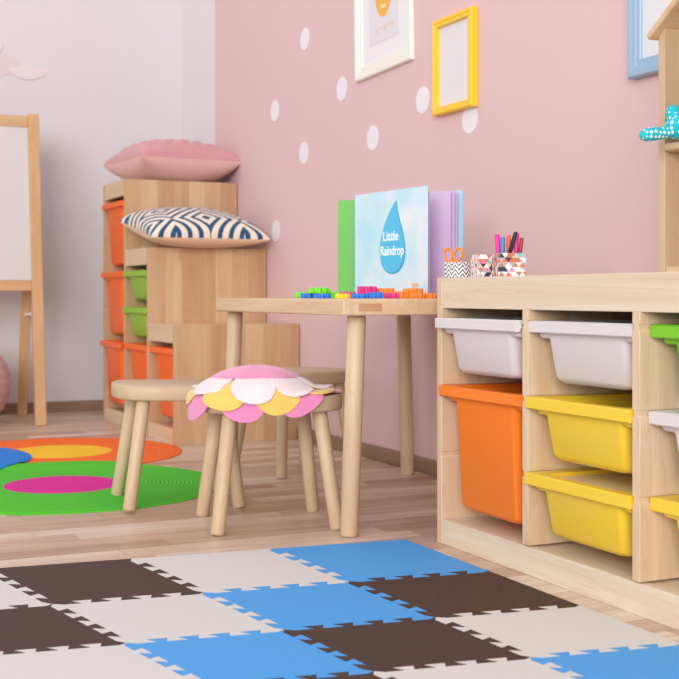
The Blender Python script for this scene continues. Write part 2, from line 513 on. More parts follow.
sbin(2, .8415, ORANGE2, 'topmost orange bin of the stepped unit, right below the pink cushion', DP)
sbin(2, .5775, ORANGE2, 'orange bin in the tallest column, middle of its three orange bins', DP, -.014)
sbin(2, .3135, ORANGE2, 'lowest orange bin in the tallest column of the stepped unit, nearest back wall', DP, -.018)
sbin(1, .5775, GREEN2, 'upper of the two small green bins in the stepped unit', SH, -.006)
sbin(1, .4455, GREEN2, 'lower of the two small green bins in the stepped unit', SH)
sbin(1, .3135, ORANGE2, 'orange bin beneath the two green bins of the stepped unit', DP, -.004)
sbin(0, .3135, ORANGE2, 'orange bin in the lowest step of the stepped unit', DP, .004)

# ------------------------------------------------------------------ children's table
TX0, TX1, TY0, TY1, TH = 1.042, 1.622, 2.193, 2.955, .4825
table = thing('table', "low pine children's table with round splayed legs holding books and plastic gears", 'table', ((TX0 + TX1) / 2, (TY0 + TY1) / 2, 0))
hx, hy = (TX1 - TX0) / 2, (TY1 - TY0) / 2
bm = NB(); box(bm, -hx, hx, -hy + .0, hy, TH - .034, TH)
# finger slot cut into the near edge is built as a recessed block
top = obj('tabletop', bm, TX, table, bevel=.004, segs=3)
for sy in (-1, 1):
    for sx in (-1, 1):
        bm = NB()
        xa = sx * (hx - .060)
        box(bm, xa - .026, xa + .026, sy * hy - .0012, sy * hy + .0012, TH - .0245, TH - .0095)
        obj('tenon', bm, TE, table, bevel=.0006)['label'] = 'darker end-grain tenon'
        bm = NB()
        iy = .052 if sy < 0 else .030
        rod(bm, (sx * (hx - .047) + (.008 if sy < 0 else -.004), sy * (hy - iy), TH - .034), (sx * (hx - .031), sy * (hy - iy + .014), 0), .0195, .0185, 24)
        obj('leg', bm, LZ, table, smooth=40)

# ------------------------------------------------------------------ stools
SHGT, STH = .280, .034
def make_stool(label, loc, rz, tilt=(0, 0)):
    t = thing('stool', label, 'stool', loc, (tilt[0], tilt[1], rz), "children's stools at the table")
    return t
def stool_parts(t):
    o1 = superell(.156, .130, 2.9)
    bm = NB()
    def sc(k, z): return [(p[0] * (1 - k / .156), p[1] * (1 - k / .130), z) for p in o1]
    loft(bm, [sc(.005, SHGT - STH), sc(.0015, SHGT - STH + .0015), sc(0, SHGT - STH + .005), sc(0, SHGT - .006), sc(.0018, SHGT - .0018), sc(.006, SHGT)])
    obj('seat', bm, STX, t, smooth=50)
    for sx in (-1, 1):
        for sy in (-1, 1):
            bm = NB()
            rod(bm, (sx * .095, sy * .082, SHGT - STH), (sx * .126, sy * .114, 0.0), .0158, .0148, 20)
            obj('leg', bm, LZ, t, smooth=40)
def copy_thing(src, label, loc, rot):
    c = src.copy(); COL.objects.link(c)
    c.location = loc; c.rotation_euler = rot; c['label'] = label
    for ch in src.children:
        d = ch.copy(); COL.objects.link(d); d.parent = c
    return c
A_LOC, A_ROT = (.980, 2.442, 0), R(-11)
stoolA = make_stool('pine stool in front, wearing a pink, white and yellow petal cushion', A_LOC, A_ROT)
stool_parts(stoolA)
bpy.context.view_layer.update()
stoolB = copy_thing(stoolA, 'bare pine stool at left with two legs on the green round rug', (.880, 2.770, .003), (0, R(1.35), R(-8)))
stoolC = copy_thing(stoolA, 'pine stool behind the far end of the table, half hidden by the petal cushion', (1.341, 3.150, 0), (0, 0, R(14)))

# petal cushion draped over the front stool
def felt(name, c): return fabric(name, c, 700, .95, .3, .35)
FP, FW, FY = felt('pink_felt', (240, 150, 192)), felt('white_felt', (243, 226, 230)), felt('yellow_felt', (240, 202, 104))
FP2 = felt('deep_pink_felt', (236, 142, 190))
cush = thing('flower_cushion', 'petal-shaped felt seat cushion in pink, white and yellow on the front stool', 'cushion',
             (A_LOC[0], A_LOC[1], SHGT), (0, 0, A_ROT))
CO = Vector((-.026, -.010))                       # the flower sits a little off the seat's middle
def edge_r(c, a):                                  # distance from flower centre to the seat's edge
    d = Vector((math.cos(a), math.sin(a)))
    lo, hi = 0, .4
    for _ in range(30):
        m_ = (lo + hi) / 2; p = c + d * m_
        if abs(p.x / .157) ** 2.9 + abs(p.y / .131) ** 2.9 < 1: lo = m_
        else: hi = m_
    return lo
def drape(a, r, layer, lift=0.0):
    """point of the felt at polar (a, r) from the flower centre -> local xyz"""
    off = .0020 + layer * .0042
    re_ = edge_r(CO, a)
    rb = .012 + off
    d = Vector((math.cos(a), math.sin(a)))
    puff = .040 * max(0.0, 1 - (r / .128) ** 2) ** .8
    if r <= re_ - .006:
        p = CO + d * r
        return Vector((p.x, p.y, off + puff + lift * max(0, (r - .08)) / .06))
    e = r - (re_ - .006)
    amax = R(80)
    ang = min(e / rb, amax)
    h = rb * math.sin(ang); v = rb * (1 - math.cos(ang))
    rest = e - rb * amax
    if rest > 0:
        h += rest * math.cos(amax); v += rest * math.sin(amax)
    p = CO + d * (re_ - .006 + h)
    return Vector((p.x, p.y, off - v + puff + lift))
def petal(a0, half, r0, r1, layer, mat, seed, lift=0.0):
    rg = random.Random(seed)
    wv, ph = rg.uniform(.2, .9), rg.uniform(0, 6)
    bm = NB()
    NR, NA = 22, 16
    th = .0032
    grid = []
    for s in (0, 1):
        G = []
        for i in range(NR + 1):
            t = i / NR
            row = []
            for j in range(NA + 1):
                u = 2 * j / NA - 1
                # rounded petal: outline radius shrinks away from its axis
                rr = r0 + (r1 - r0) * t * (1 - (1 - math.sqrt(max(0.0, 1 - (abs(u) ** 2.3)))) * .62)
                a = a0 + u * half * (1 - .10 * t)
                p = drape(a, rr, layer, lift)
                rip = .0030 * wv * math.sin(3.2 * u + ph) * t * t
                n = Vector((p.x - CO.x, p.y - CO.y, 0)).normalized() if p.z < 0 else Vector((0, 0, 1))
                if p.z < .001: n = (n + Vector((0, 0, .15))).normalized()
                p = p + n * (abs(rip) + (th if s else 0))
                row.append(bm.verts.new(p))
            G.append(row)
        grid.append(G)
    for i in range(NR):
        for j in range(NA):
            for s in (0, 1):
                G = grid[s]; bm.faces.new((G[i][j], G[i][j + 1], G[i + 1][j + 1], G[i + 1][j]))
    B, T_ = grid
    for i in range(NR):
        for j in (0, NA): bm.faces.new((B[i][j], B[i + 1][j], T_[i + 1][j], T_[i][j]))
    for j in range(NA):
        for i in (0, NR): bm.faces.new((B[i][j], B[i][j + 1], T_[i][j + 1], T_[i][j]))
    o = obj('petal', bm, mat, cush, smooth=60)
    return o
seed = 1
for lay, (mat, nm, r1, off) in enumerate(((FP2, 'pink petal', .184, .42), (FY, 'yellow petal', .168, .0), (FW, 'white petal', .147, .5))):
    n = 7
    for k in range(n):
        a = 2 * math.pi * (k + off) / n + R(-81) + rnd.uniform(-.05, .05)
        seed += 1
        o = petal(a, math.pi / n * 1.12, .045, (r1 + (.018 if lay == 2 and math.cos(a) > .6 else 0)) * (1 + .035 * math.sin(seed * 2.1)), lay, mat, seed)
        o['label'] = nm
bm = NB()
rings = []
cen = superell(.096, .090, 2.0, 48)
for k, z in ((.05, .0), (.0, .002), (.02, .006), (.2, .0115), (.5, .0165), (.8, .019), (.97, .0195)):
    def dome(p):
        q = math.hypot(*p) * (1 - k)
        return .040 * max(0.0, 1 - (q / .128) ** 2) ** .8
    rings.append([(CO.x + p[0] * (1 - k), CO.y + p[1] * (1 - k), .0135 + dome(p) + z * .35 + .0012 * math.sin(5 * i / 48 * 6.28)) for i, p in enumerate(cen)])
loft(bm, rings)
obj('flower_center', bm, FP, cush, smooth=60)['label'] = 'round pink centre'

# ------------------------------------------------------------------ books on the table
def text_mesh(body, size, mat, parent, name, M, sx=1.0, align='CENTER', extrude=.0004):
    cu = bpy.data.curves.new(name, 'FONT'); cu.body = body; cu.size = size; cu.align_x = align
    cu.extrude = extrude; cu.offset = size * .012
    to = bpy.data.objects.new(name, cu); COL.objects.link(to)
    bpy.context.view_layer.update()
    dg = bpy.context.evaluated_depsgraph_get()
    me = bpy.data.meshes.new_from_object(to.evaluated_get(dg))
    bpy.data.objects.remove(to); bpy.data.curves.remove(cu)
    me.transform(Matrix.Diagonal((sx, 1, 1, 1)))
    me.transform(M)
    me.materials.clear(); me.materials.append(mat)
    o = bpy.data.objects.new(name, me); COL.objects.link(o)
    o.parent = parent
    return o
def skymat():
    m, nt, b = newmat('watercolour_cover')
    nz = N(nt, 'ShaderNodeTexNoise'); nz.inputs['Scale'].default_value = 9; nz.inputs['Detail'].default_value = 3
    nt.links.new(objco(nt), nz.inputs['Vector'])
    nt.links.new(ramp(nt, nz.outputs[0], [(.35, rgb((178, 224, 240))), (.55, rgb((205, 230, 242))), (.7, rgb((224, 234, 242)))]), b.inputs['Base Color'])
    b.inputs['Roughness'].default_value = .35
    return m
COVER = skymat()
BH = .245
sp = Vector((1.271, 2.604)); fr = Vector((1.302, 2.316)); bk = Vector((1.419, 2.363))
book = thing('picture_book', 'open pale blue picture book with a raindrop on its cover standing on the table', 'book', (sp.x, sp.y, TH))
def board(parent, name, mat, a, b_, th, z0, z1, side=1):
    """upright sheet from a to b (xy, local), thickened to one side"""
    d = (b_ - a).normalized(); n = Vector((-d.y, d.x)) * th * side
    bm = NB()
    prism(bm, [tuple(a), tuple(b_), tuple(b_ + n), tuple(a + n)], 'z', z0, z1)
    return obj(name, bm, mat, parent, bevel=min(.0008, th * .3))
o0 = Vector((0, 0)); f0 = fr - sp; b0 = bk - sp
front = board(book, 'front_cover', COVER, o0, f0, .003, 0, BH, side=1)
back = board(book, 'back_cover', plain('cover_blue_edge', (176, 212, 236), .4), o0 + Vector((.006, .002)), b0, .003, 0, BH - .002, side=1)
bm = NB(); tube(bm, [(.002, .001, 0.0005), (.002, .001, BH)], .0045, 10)
obj('spine', bm, plain('spine_blue', (168, 212, 236), .45), book)
PAGE = plain('lilac_page', (214, 190, 226), .6, noise=.10, nscale=12)
PAGEW = plain('pale_page', (226, 214, 236), .6)
for k, (q, l) in enumerate(((.93, .97), (.85, .965), (.77, .95), (.16, .96), (.08, .965))):
    dirv = (f0.normalized() * (1 - q) + b0.normalized() * q).normalized()
    board(book, 'page', PAGE if k < 3 else PAGEW, dirv * .012, dirv * .283 * l, .0012, .003, BH - .005, side=1)
# print on the cover: a frame lying in the cover's outer face
u = f0.normalized(); nrm = Vector((u.y, -u.x))      # outward (towards the room)
if nrm.x > 0: nrm = -nrm
CW = f0.length
def cover_M(x, z, off=.0006):                        # 2D print coordinates -> cover plane; x from spine, z up
    return Matrix(((u.x, 0, nrm.x, u.x * x + nrm.x * off), (u.y, 0, nrm.y, u.y * x + nrm.y * off), (0, 1, 0, z), (0, 0, 0, 1)))
def drop_pts(w, h, n=48):
    # tip at the top leaning slightly to the right, round belly
    pts = []
    for k in range(n):
        t = 2 * math.pi * k / n
        y = .5 * (1 - math.cos(t))                   # 0 bottom .. 1 tip
        wd = math.sin(math.pi * min(1, y) ** .62) if y < 1 else 0
        wd = (math.sin(t / 2) ** 1) * 0 + (2.0 * (y ** .5) * (1 - y) ** 1.12) * .98
        x = wd * w / 2 * (1 if t < math.pi else -1) * .80
        x += .10 * w * (y ** 6)
        pts.append((x, y * h))
    return pts
DROP, DROPD = plain('drop_blue_print', (76, 190, 234), .35), plain('drop_dark_print', (52, 156, 212), .35)
def flat_print(name, pts, M, mat, parent, th=.0005):
    bm = NB(); prism(bm, pts, 'z', -.0002, th)
    bmesh.ops.transform(bm, matrix=M, verts=bm.verts[:])
    return obj(name, bm, mat, parent, smooth=0)
DX = CW * .535
flat_print('raindrop_print', [(p[0] * 1.05, p[1] * 1.015) for p in drop_pts(.172, .163)], cover_M(DX, .055, .0003), DROPD, front)
flat_print('raindrop_print', drop_pts(.172, .163), cover_M(DX - .002, .058, .0008), DROP, front)
TXT = plain('white_lettering', (250, 252, 255), .5)
text_mesh('Little', .031, TXT, front, 'title_lettering', cover_M(DX - .006, .131, .0016), 1.0)
text_mesh('Raindrop', .031, TXT, front, 'title_lettering', cover_M(DX + .0, .098, .0016), .83)
HUT = plain('hut_orange_print', (238, 186, 150), .5)
for i in range(3):
    for j in range(3):
        flat_print('hut_print', [(i * .009, j * .010), (i * .009 + .0075, j * .010), (i * .009 + .0075, j * .010 + .008), (i * .009, j * .010 + .008)],
                   cover_M(CW * .80, .006, .0006), HUT, front)
flat_print('meadow_print', [(0, 0), (.05, 0), (.05, .010), (.035, .022), (.018, .024), (0, .012)], cover_M(.028, .003, .0006), plain('meadow_print', (226, 214, 140), .5), front)

gb = thing('green_book', 'bright green book standing upright behind the raindrop book', 'book', (1.280, 2.722, TH), (0, 0, math.atan2(-.118, .2)))
GC, GB2 = plain('green_cover', (96, 182, 72), .45), plain('page_block', (240, 236, 226), .8)
bm = NB(); box(bm, 0, .225, 0, .0025, 0, .241); obj('front_cover', bm, GC, gb, bevel=.0006)
bm = NB(); box(bm, 0, .225, .0225, .025, 0, .241); obj('back_cover', bm, GC, gb, bevel=.0006)
bm = NB(); box(bm, -.0025, 0, 0, .025, 0, .241); obj('spine', bm, plain('green_spine', (150, 206, 90), .45), gb, bevel=.0006)
bm = NB(); box(bm, .001, .220, .0025, .0225, .003, .238); obj('page_block', bm, GB2, gb)

# ------------------------------------------------------------------ plastic gears on the table
def make_gear(name, mat, label, loc, r, th, n=8, rot=(0, 0, 0)):
    bm = NB()
    M_ = n * 8
    ro = []; ri = []
    for k in range(M_):
        a = 2 * math.pi * k / M_
        ph = (k % 8)
        q = r if ph in (1, 2, 3, 4) else r * .78
        ro.append((q * math.cos(a), q * math.sin(a))); ri.append((r * .30 * math.cos(a), r * .30 * math.sin(a)))
    V = [[bm.verts.new((p[0], p[1], z)) for p in P_] for P_, z in ((ri, 0), (ro, 0), (ro, th), (ri, th))]
    for i in range(4):
        A = V[i]; B = V[(i + 1) % 4]
        for k in range(M_): bm.faces.new((A[k], A[(k + 1) % M_], B[(k + 1) % M_], B[k]))
    o = obj(name, bm, mat, None, smooth=30, bevel=.0012)
    o.location = loc; o.rotation_euler = rot
    return tag(o, label, 'toy', 'plastic gear pieces on the table')
TG, TB, TY_, TM, TO = (plastic('toy_green', (112, 222, 40)), plastic('toy_blue', (40, 120, 214)), plastic('toy_yellow', (250, 214, 40)),
                       plastic('toy_magenta', (214, 40, 130)), plastic('toy_orange', (252, 132, 40)))
TC, TS_ = math.atan(575 / 1220), None
_s, _c = math.sin(TC), math.cos(TC)
gears = [
    (1.100, 2.488, 0.0000, 0.021, 0.011, TB, 'blue gear at the bottom left of the green heap', 0),
    (1.072, 2.360, 0.0000, 0.0190, 0.010, TB, 'blue gear half under the green heap, toward its right end', 0),
    (1.165, 2.671, 0.0000, 0.021, 0.014, TG, 'leftmost green gear of the heap on the table', 0),
    (1.105, 2.450, 0.0113, 0.023, 0.012, TG, 'green gear lying on the blue gears, topmost of its heap', 0),
    (1.165, 2.567, 0.0000, 0.021, 0.020, TG, 'thick green gear behind the topmost one of the heap', 0),
    (1.150, 2.474, 0.0000, 0.018, 0.014, TG, 'green gear at the right end of the heap beside the yellow gear', 0),
    (1.109, 2.337, 0.0000, 0.0160, 0.010, TY_, 'yellow gear right of the green heap', 0),
    (1.165, 2.428, 0.0000, 0.018, 0.014, TM, 'magenta gear behind the yellow gear', 0),
    (1.103, 2.243, 0.0000, 0.0180, 0.010, TB, 'blue gear at the table corner below the raindrop cover', 0),
    (1.130, 2.223, 0.0000, 0.0160, 0.013, TB, 'blue gear to the right of the corner one, before the orange gears', 0),
    (1.185, 2.374, 0.0000, 0.022, 0.026, TM, 'tall magenta gear standing highest before the raindrop cover', 0),
    (1.164, 2.218, 0.0000, 0.0155, 0.011, TM, 'flat magenta gear between the blue and orange gears', 0),
    (1.229, 2.371, 0.0000, 0.0200, 0.022, TO, 'orange gear at the foot of the raindrop cover, left of the others', 0),
    (1.212, 2.268, 0.0000, 0.022, 0.015, TO, 'orange gear in the middle of the orange group', 0),
    (1.262, 2.307, 0.0000, 0.022, 0.021, TO, 'tall orange gear leaning near the right edge of the raindrop cover', 0),
    (1.225, 2.222, 0.0000, 0.0165, 0.012, TO, 'low orange gear near the table edge, second from the right', 0),
    (1.258, 2.229, 0.0000, 0.0145, 0.011, TO, 'rightmost orange gear beside the low storage unit', 0),
]
for (x, y, dz, r, th, mat, lab, tl) in gears:
    if mat is None: continue
    make_gear('toy_gear', mat, lab, (x, y, TH + .0003 + dz), r, th, 8, (R(tl), 0, rnd.uniform(0, 1)))

# ------------------------------------------------------------------ pots on the low unit
def herring():
    m, nt, b = newmat('black_white_zigzag')
    sp_ = N(nt, 'ShaderNodeSeparateXYZ'); nt.links.new(objco(nt), sp_.inputs[0])
    ang = math_(nt, 'MULTIPLY', math_(nt, 'ARCTAN2', sp_.outputs[1], sp_.outputs[0]), .0265)
    z = math_(nt, 'DIVIDE', sp_.outputs[2], .0085)
    zz = math_(nt, 'ABSOLUTE', math_(nt, 'SUBTRACT', math_(nt, 'FRACT', math_(nt, 'DIVIDE', ang, .0135)), .5))
    f = math_(nt, 'FRACT', math_(nt, 'ADD', z, math_(nt, 'MULTIPLY', zz, 2.2)))
    nt.links.new(ramp(nt, f, [(0, rgb((244, 238, 238))), (.58, rgb((70, 48, 52)))], 'CONSTANT'), b.inputs['Base Color'])
    b.inputs['Roughness'].default_value = .5
    return m
UT = UH + .0003
pot = thing('round_pot', 'low round black and white zigzag pot holding orange scissors', 'pot', (1.236, 2.075, UT))
bm = NB()
def circ(r, z, n=40): return [(r * math.cos(2 * math.pi * k / n), r * math.sin(2 * math.pi * k / n), z) for k in range(n)]
loft(bm, [circ(.0275, 0), circ(.0285, .001), circ(.0285, .029), circ(.0280, .030), circ(.0265, .030), circ(.0262, .028), circ(.0260, .003)])
obj('pot_body', bm, herring(), pot)
sc = thing('scissors', 'orange-handled scissors standing in the zigzag pot', 'scissors', (1.230, 2.083, UT + .0035), (0, 0, R(-62)))
SO = plastic('scissor_orange', (246, 140, 30))
def loop(cx, cz, rx, rz, tilt):
    out = []
    for k in range(24):
        a = 2 * math.pi * k / 24
        x, z = rx * math.cos(a), rz * math.sin(a)
        out.append((cx + x * math.cos(tilt) - z * math.sin(tilt), 0, cz + x * math.sin(tilt) + z * math.cos(tilt)))
    return out
for s, mt in ((-1, 0), (1, 1)):
    bm = NB()
    tube(bm, loop(s * .0112, .041, .0088, .0132, -s * .30), .0027, 10, closed=True)
    tube(bm, [(s * .006, .001 * s, .031), (s * .002, .001 * s, .022), (0, .001 * s, .018)], [.003, .0028, .0024], 10)
    obj('handle', bm, SO, sc)
    bm = NB(); prism(bm, [(-.003, .020), (.003, .020), (s * .0008, .0)], 'y', s * .001 - .0006, s * .001 + .0006)
    obj('blade', bm, plain('scissor_steel', (190, 192, 196), .25, metal=1), sc)

TRI = [plain('tri_%s' % n, c, .5) for n, c in (('white', (242, 236, 234)), ('grey', (176, 176, 184)), ('navy', (52, 50, 72)), ('orange', (222, 108, 62)),
       ('peach', (240, 196, 168)), ('pink', (232, 130, 178)), ('teal', (120, 190, 200)), ('tan', (176, 128, 100)))]
def tri_pot(label, loc, rz, w, h, weights, sd):
    h -= .005
    t = thing('square_pot', label, 'pot', loc, (0, 0, rz))
    rg = random.Random(sd)
    bm = NB()
    hw = w / 2
    cs = [(-hw, -hw), (hw, -hw), (hw, hw), (-hw, hw)]
    nr, nc = 5, 4
    for s in range(4):
        a = Vector(cs[s] + (0,)); b_ = Vector(cs[(s + 1) % 4] + (0,))
        def pt(i, j):
            sh = (.5 if j % 2 else 0)
            q = min(max((i - sh) / nc, 0), 1) if j % 2 else i / nc
            return a.lerp(b_, q) + Vector((0, 0, h * j / nr))
        for j in range(nr):
            lo = sorted({round(pt(i, j).lerp(pt(i, j), 0).__sub__(a).xy.length, 6) for i in range(nc + 2)})
            hi = sorted({round((pt(i, j + 1) - a).xy.length, 6) for i in range(nc + 2)})
            lo = [x for x in lo if x <= w + 1e-6]; hi = [x for x in hi if x <= w + 1e-6]
            d = (b_ - a).normalized()
            V0 = [bm.verts.new(a + d * x + Vector((0, 0, h * j / nr))) for x in lo]
            V1 = [bm.verts.new(a + d * x + Vector((0, 0, h * (j + 1) / nr))) for x in hi]
            i = k = 0
            while i < len(lo) - 1 or k < len(hi) - 1:
                if k >= len(hi) - 1 or (i < len(lo) - 1 and lo[i + 1] <= hi[k + 1]):
                    f = bm.faces.new((V0[i], V0[i + 1], V1[k])); i += 1
                else:
                    f = bm.faces.new((V0[i], V1[k + 1], V1[k])); k += 1
                f.material_index = rg.choices(range(8), weights)[0]
    bmesh.ops.remove_doubles(bm, verts=bm.verts[:], dist=1e-5)
    iw = hw - .0022
    # inner wall, rim and floor
    ci = [(-iw, -iw), (iw, -iw), (iw, iw), (-iw, iw)]
    Vo = [bm.verts.new((p[0], p[1], h)) for p in cs]; Vi = [bm.verts.new((p[0], p[1], h)) for p in ci]; Vf = [bm.verts.new((p[0], p[1], .002)) for p in ci]
    Vb = [bm.verts.new((p[0], p[1], 0)) for p in cs]
    for k in range(4):
        q = (k + 1) % 4
        bm.faces.new((Vo[k], Vo[q], Vi[q], Vi[k])); bm.faces.new((Vi[k], Vi[q], Vf[q], Vf[k]))
    bm.faces.new(Vf); bm.faces.new(Vb[::-1])
    obj('pot_body', bm, TRI, t, smooth=0)
    return t
tri_pot('square white pot with sparse coloured triangles beside the zigzag pot', (1.245, 1.987, UT), R(-16), .046, .047, (9, 2, 2, 1.2, 1.5, 1.5, 1, 1), 3)
PC = (1.252, 1.918, UT)
tri_pot('square pot with dense grey and orange triangles holding felt-tip pens', PC, R(-20), .052, .048, (5, 3.5, 3, 3, 2, .6, .8, 2), 8)
def pen(label, off, lean, Lh, r, mat, capc):
    t = thing('pen', label, 'pen', (PC[0] + off[0], PC[1] + off[1], UT + .0045), (R(lean[0]), R(lean[1]), 0), 'felt-tip pens in the triangle pot')
    bm = NB(); tube(bm, [(0, 0, 0), (0, 0, .002), (0, 0, Lh * .55)], [r * .7, r * .9, r * .9], 14); obj('barrel', bm, mat, t)
    bm = NB(); tube(bm, [(0, 0, Lh * .55), (0, 0, Lh * .96), (0, 0, Lh)], [r, r, r * .75], 14); obj('cap', bm, capc, t)
PM, PO_, PBk, PBl, PR_ = (plastic('pen_pink', (238, 50, 160)), plastic('pen_orange', (236, 100, 50)), plastic('pen_black', (48, 46, 50)),
                          plastic('pen_blue', (84, 130, 186)), plastic('pen_red', (168, 50, 46)))
pen('pink felt-tip pen at the left side of the triangle pot', (-.010, .0165), (-3, -2), 0.075, .0050, PM, PM)
pen('orange felt-tip pen between the two pink pens', (.004, .008), (0, 1), 0.073, .0042, PO_, PO_)
pen('blue felt-tip pen in front of the orange pen', (-.012, .003), (1, 0), 0.069, .0044, PBl, PBl)
pen('second pink felt-tip pen, just left of the black pen', (.010, -.004), (3, 2), 0.077, .0046, PM, PM)
pen('black felt-tip pen leaning to the right out of the triangle pot', (-.006, .010), (27, 2), 0.086, .0042, PBk, PBk)
pen('dark red pen leaning beside the black pen', (.012, -.011), (9, 2), 0.068, .0038, PR_, PR_)

# ------------------------------------------------------------------ wooden house shelf on the low unit
HXf, HY = 1.36, 1.628
house = thing('house_shelf', 'wooden house-shaped shelf with slanted roof standing on the low unit', 'shelf', (HXf, HY, UT))
HW, HDp, HT, RM = .42, .24, .412, .68
for yy in (-.016, -HW):
    za, zb = (HT, HT - RM * .016) if yy > -.1 else (HT - RM * .016, HT)
    bm = NB(); prism(bm, [(yy, 0), (yy + .016, 0), (yy + .016, zb), (yy, za)], 'x', 0, HDp); obj('side_panel', bm, HZ, house, bevel=.0012)
bm = NB(); box(bm, .001, HDp, -HW + .016, -.016, .0, .014); obj('base_board', bm, HX, house, bevel=.003)
bm = NB(); box(bm, -.003, HDp - .012, -HW + .016, -.016, .205, .219); obj('shelf_board', bm, HX, house, bevel=.005, segs=3)
bm = NB()
prism(bm, [(-.016, .014), (-HW + .016, .014), (-HW + .016, HT), (-HW / 2, HT + RM * (HW / 2 - .016) - .001), (-.016, HT - .001)], 'x', HDp - .012, HDp)
obj('back_board', bm, HZ, house)
for s in (1, -1):
    bm = NB()
    def m_(p): return (p[0], p[1]) if s == 1 else (-HW - p[0], p[1])
    e = .010
    poly = [m_(p) for p in ((e, HT + .0006 - RM * (e + .016)), (-HW / 2, HT + .0006 + RM * (HW / 2 - .016)), (-HW / 2, HT + RM * (HW / 2 - .016) + .017), (e + .006, HT - RM * (e + .016) + .010))]
    prism(bm, poly if s == 1 else poly[::-1], 'x', -.014, HDp + .004)
    obj('roof_board', bm, HX, house, bevel=.003, segs=3)

# turquoise plush on the shelf
def dotmat():
    m, nt, b = newmat('turquoise_polka_cotton')
    vo = N(nt, 'ShaderNodeTexVoronoi'); vo.inputs['Scale'].default_value = 118; vo.inputs['Randomness'].default_value = .25
    nt.links.new(objco(nt), vo.inputs['Vector'])
    f = math_(nt, 'LESS_THAN', vo.outputs['Distance'], .345)
    nt.links.new(mix(nt, f, rgb((24, 186, 204)), rgb((236, 246, 248))), b.inputs['Base Color'])
    b.inputs['Roughness'].default_value = .85
    return m
PLX = (HXf - .013, HY - .062, UT + .219)
plush = thing('plush_star', 'turquoise polka-dot stuffed star toy sitting on the house shelf', 'toy', PLX, (0, 0, 0))
DM = dotmat()
def lobe(name, a, b_, r0, r1):
    a = Vector(a); b_ = Vector(b_)
    ps, rs = [], []
    for k in range(13):
        t = k / 12
        ps.append(a.lerp(b_, t))
        q = r0 + (r1 - r0) * math.sin(min(1, t * 1.25) * math.pi / 2)
        if t > .72: q *= math.sqrt(max(0.001, 1 - ((t - .72) / .28) ** 2))
        rs.append(max(q, .0008))
    bm = NB(); tube(bm, ps, rs, 18)
    return obj(name, bm, DM, plush, smooth=60)
bm = NB(); bmesh.ops.create_uvsphere(bm, u_segments=24, v_segments=16, radius=.020)
bmesh.ops.transform(bm, matrix=Matrix.Translation((0, 0, .0205)), verts=bm.verts[:])
obj('body', bm, DM, plush, smooth=60)
lobe('arm', (0, 0, .014), (-.074, .004, .0030), .0080, .0112)
lobe('arm', (0, .022, .012), (-.004, .026, .064), .0085, .0108) if False else lobe('arm', (-.002, .004, .014), (-.004, .006, .058), .0090, .0114)
lobe('arm', (0, 0, .018), (.01, -.055, .040), .0085, .0112)
lobe('arm', (0, 0, .016), (.06, -.03, .0125), .0085, .0115)
lobe('arm', (0, 0, .016), (.055, .018, .0125), .0085, .0112)

# ------------------------------------------------------------------ pictures on the pink wall
def frame(name, label, y0, y1, z0, z1, bw, d, mat, inner, steps=False):
    """y0 > y1 (far, near); hangs on the wall at WX"""
    t = thing(name, label, 'picture frame', (WX, (y0 + y1) / 2, z0))
    hy_ = (y0 - y1) / 2; h = z1 - z0
    bm = NB()
    prof = [(0, -.001), (0, -d + .003), (.003, -d), (bw * .45, -d), (bw * .5, -d + .002), (bw * .9, -d + .004 if steps else -d + .002), (bw, -d + .008), (bw, -.001)]
    if steps: prof = [(0, -.001), (0, -d + .004), (.003, -d), (bw * .30, -d), (bw * .34, -d + .0035), (bw * .62, -d + .0035), (bw * .66, -d + .006), (bw * .94, -d + .006), (bw, -d + .009), (bw, -.001)]
    cor = [(hy_, 0, -1, 1), (hy_, h, -1, -1), (-hy_, h, 1, -1), (-hy_, 0, 1, 1)]
    V = [[bm.verts.new((p[1], c[0] + c[2] * p[0], c[1] + c[3] * p[0])) for p in prof] for c in cor]
    for i in range(4):
        A = V[i]; B = V[(i + 1) % 4]
        for k in range(len(prof)):
            q = (k + 1) % len(prof)
            bm.faces.new((A[k], A[q], B[q], B[k]))
    obj('frame_border', bm, mat, t, smooth=25)
    bm = NB(); box(bm, -max(d - .012, .0025), -.0005, -hy_ + bw * .9, hy_ - bw * .9, bw * .9, h - bw * .9)
    s = obj('picture_sheet', bm, inner, t)
    return t, s, hy_, h
PAPER = plain('picture_paper', (226, 224, 230), .5)
YF = plastic('yellow_frame_lacquer', (250, 202, 44), .3)
frame('framed_picture', 'yellow picture frame with a blank white sheet on the pink wall', 2.872, 2.668, .972, 1.227, .022, .022, YF, PAPER)
WF = plain('white_frame_lacquer', (238, 236, 226), .35)
tW, sW, hyW, hW = frame('framed_picture', 'white picture frame with an orange motif, cut by the top of the photo', 3.366, 3.004, 1.146, 1.60, .042, .013, WF, plain('picture_mount', (236, 234, 236), .5), True)
bm = NB(); tW.rotation_euler = (R(-1.5), 0, 0)
box(bm, -.0035, -.0015, -hyW + .085, hyW - .085, .092, hW - .085)
obj('picture_sheet', bm, plain('picture_sheet_grey', (226, 222, 230), .5), tW)
MOT = plain('orange_motif_print', (244, 178, 70), .5); MOT2 = plain('pale_motif_print', (250, 226, 170), .5); MOT3 = plain('beige_print', (228, 206, 190), .5)
def wall_print(name, pts, mat, par, x):
    bm = NB(); prism(bm, pts, 'x', x - .0006, x); return obj(name, bm, mat, par, smooth=0)
egg = [(.052 * math.cos(a) * (1 - .12 * math.sin(a)), .250 + .086 * math.sin(a)) for a in [2 * math.pi * k / 40 for k in range(40)]]
wall_print('balloon_print', egg, MOT, tW, -.0036)
for k in range(3):
    zz = .188 + k * .034
    wall_print('balloon_stripe_print', [(-.018, zz), (.016, zz + .004), (.018, zz + .014), (-.014, zz + .010)], MOT2, tW, -.0042)
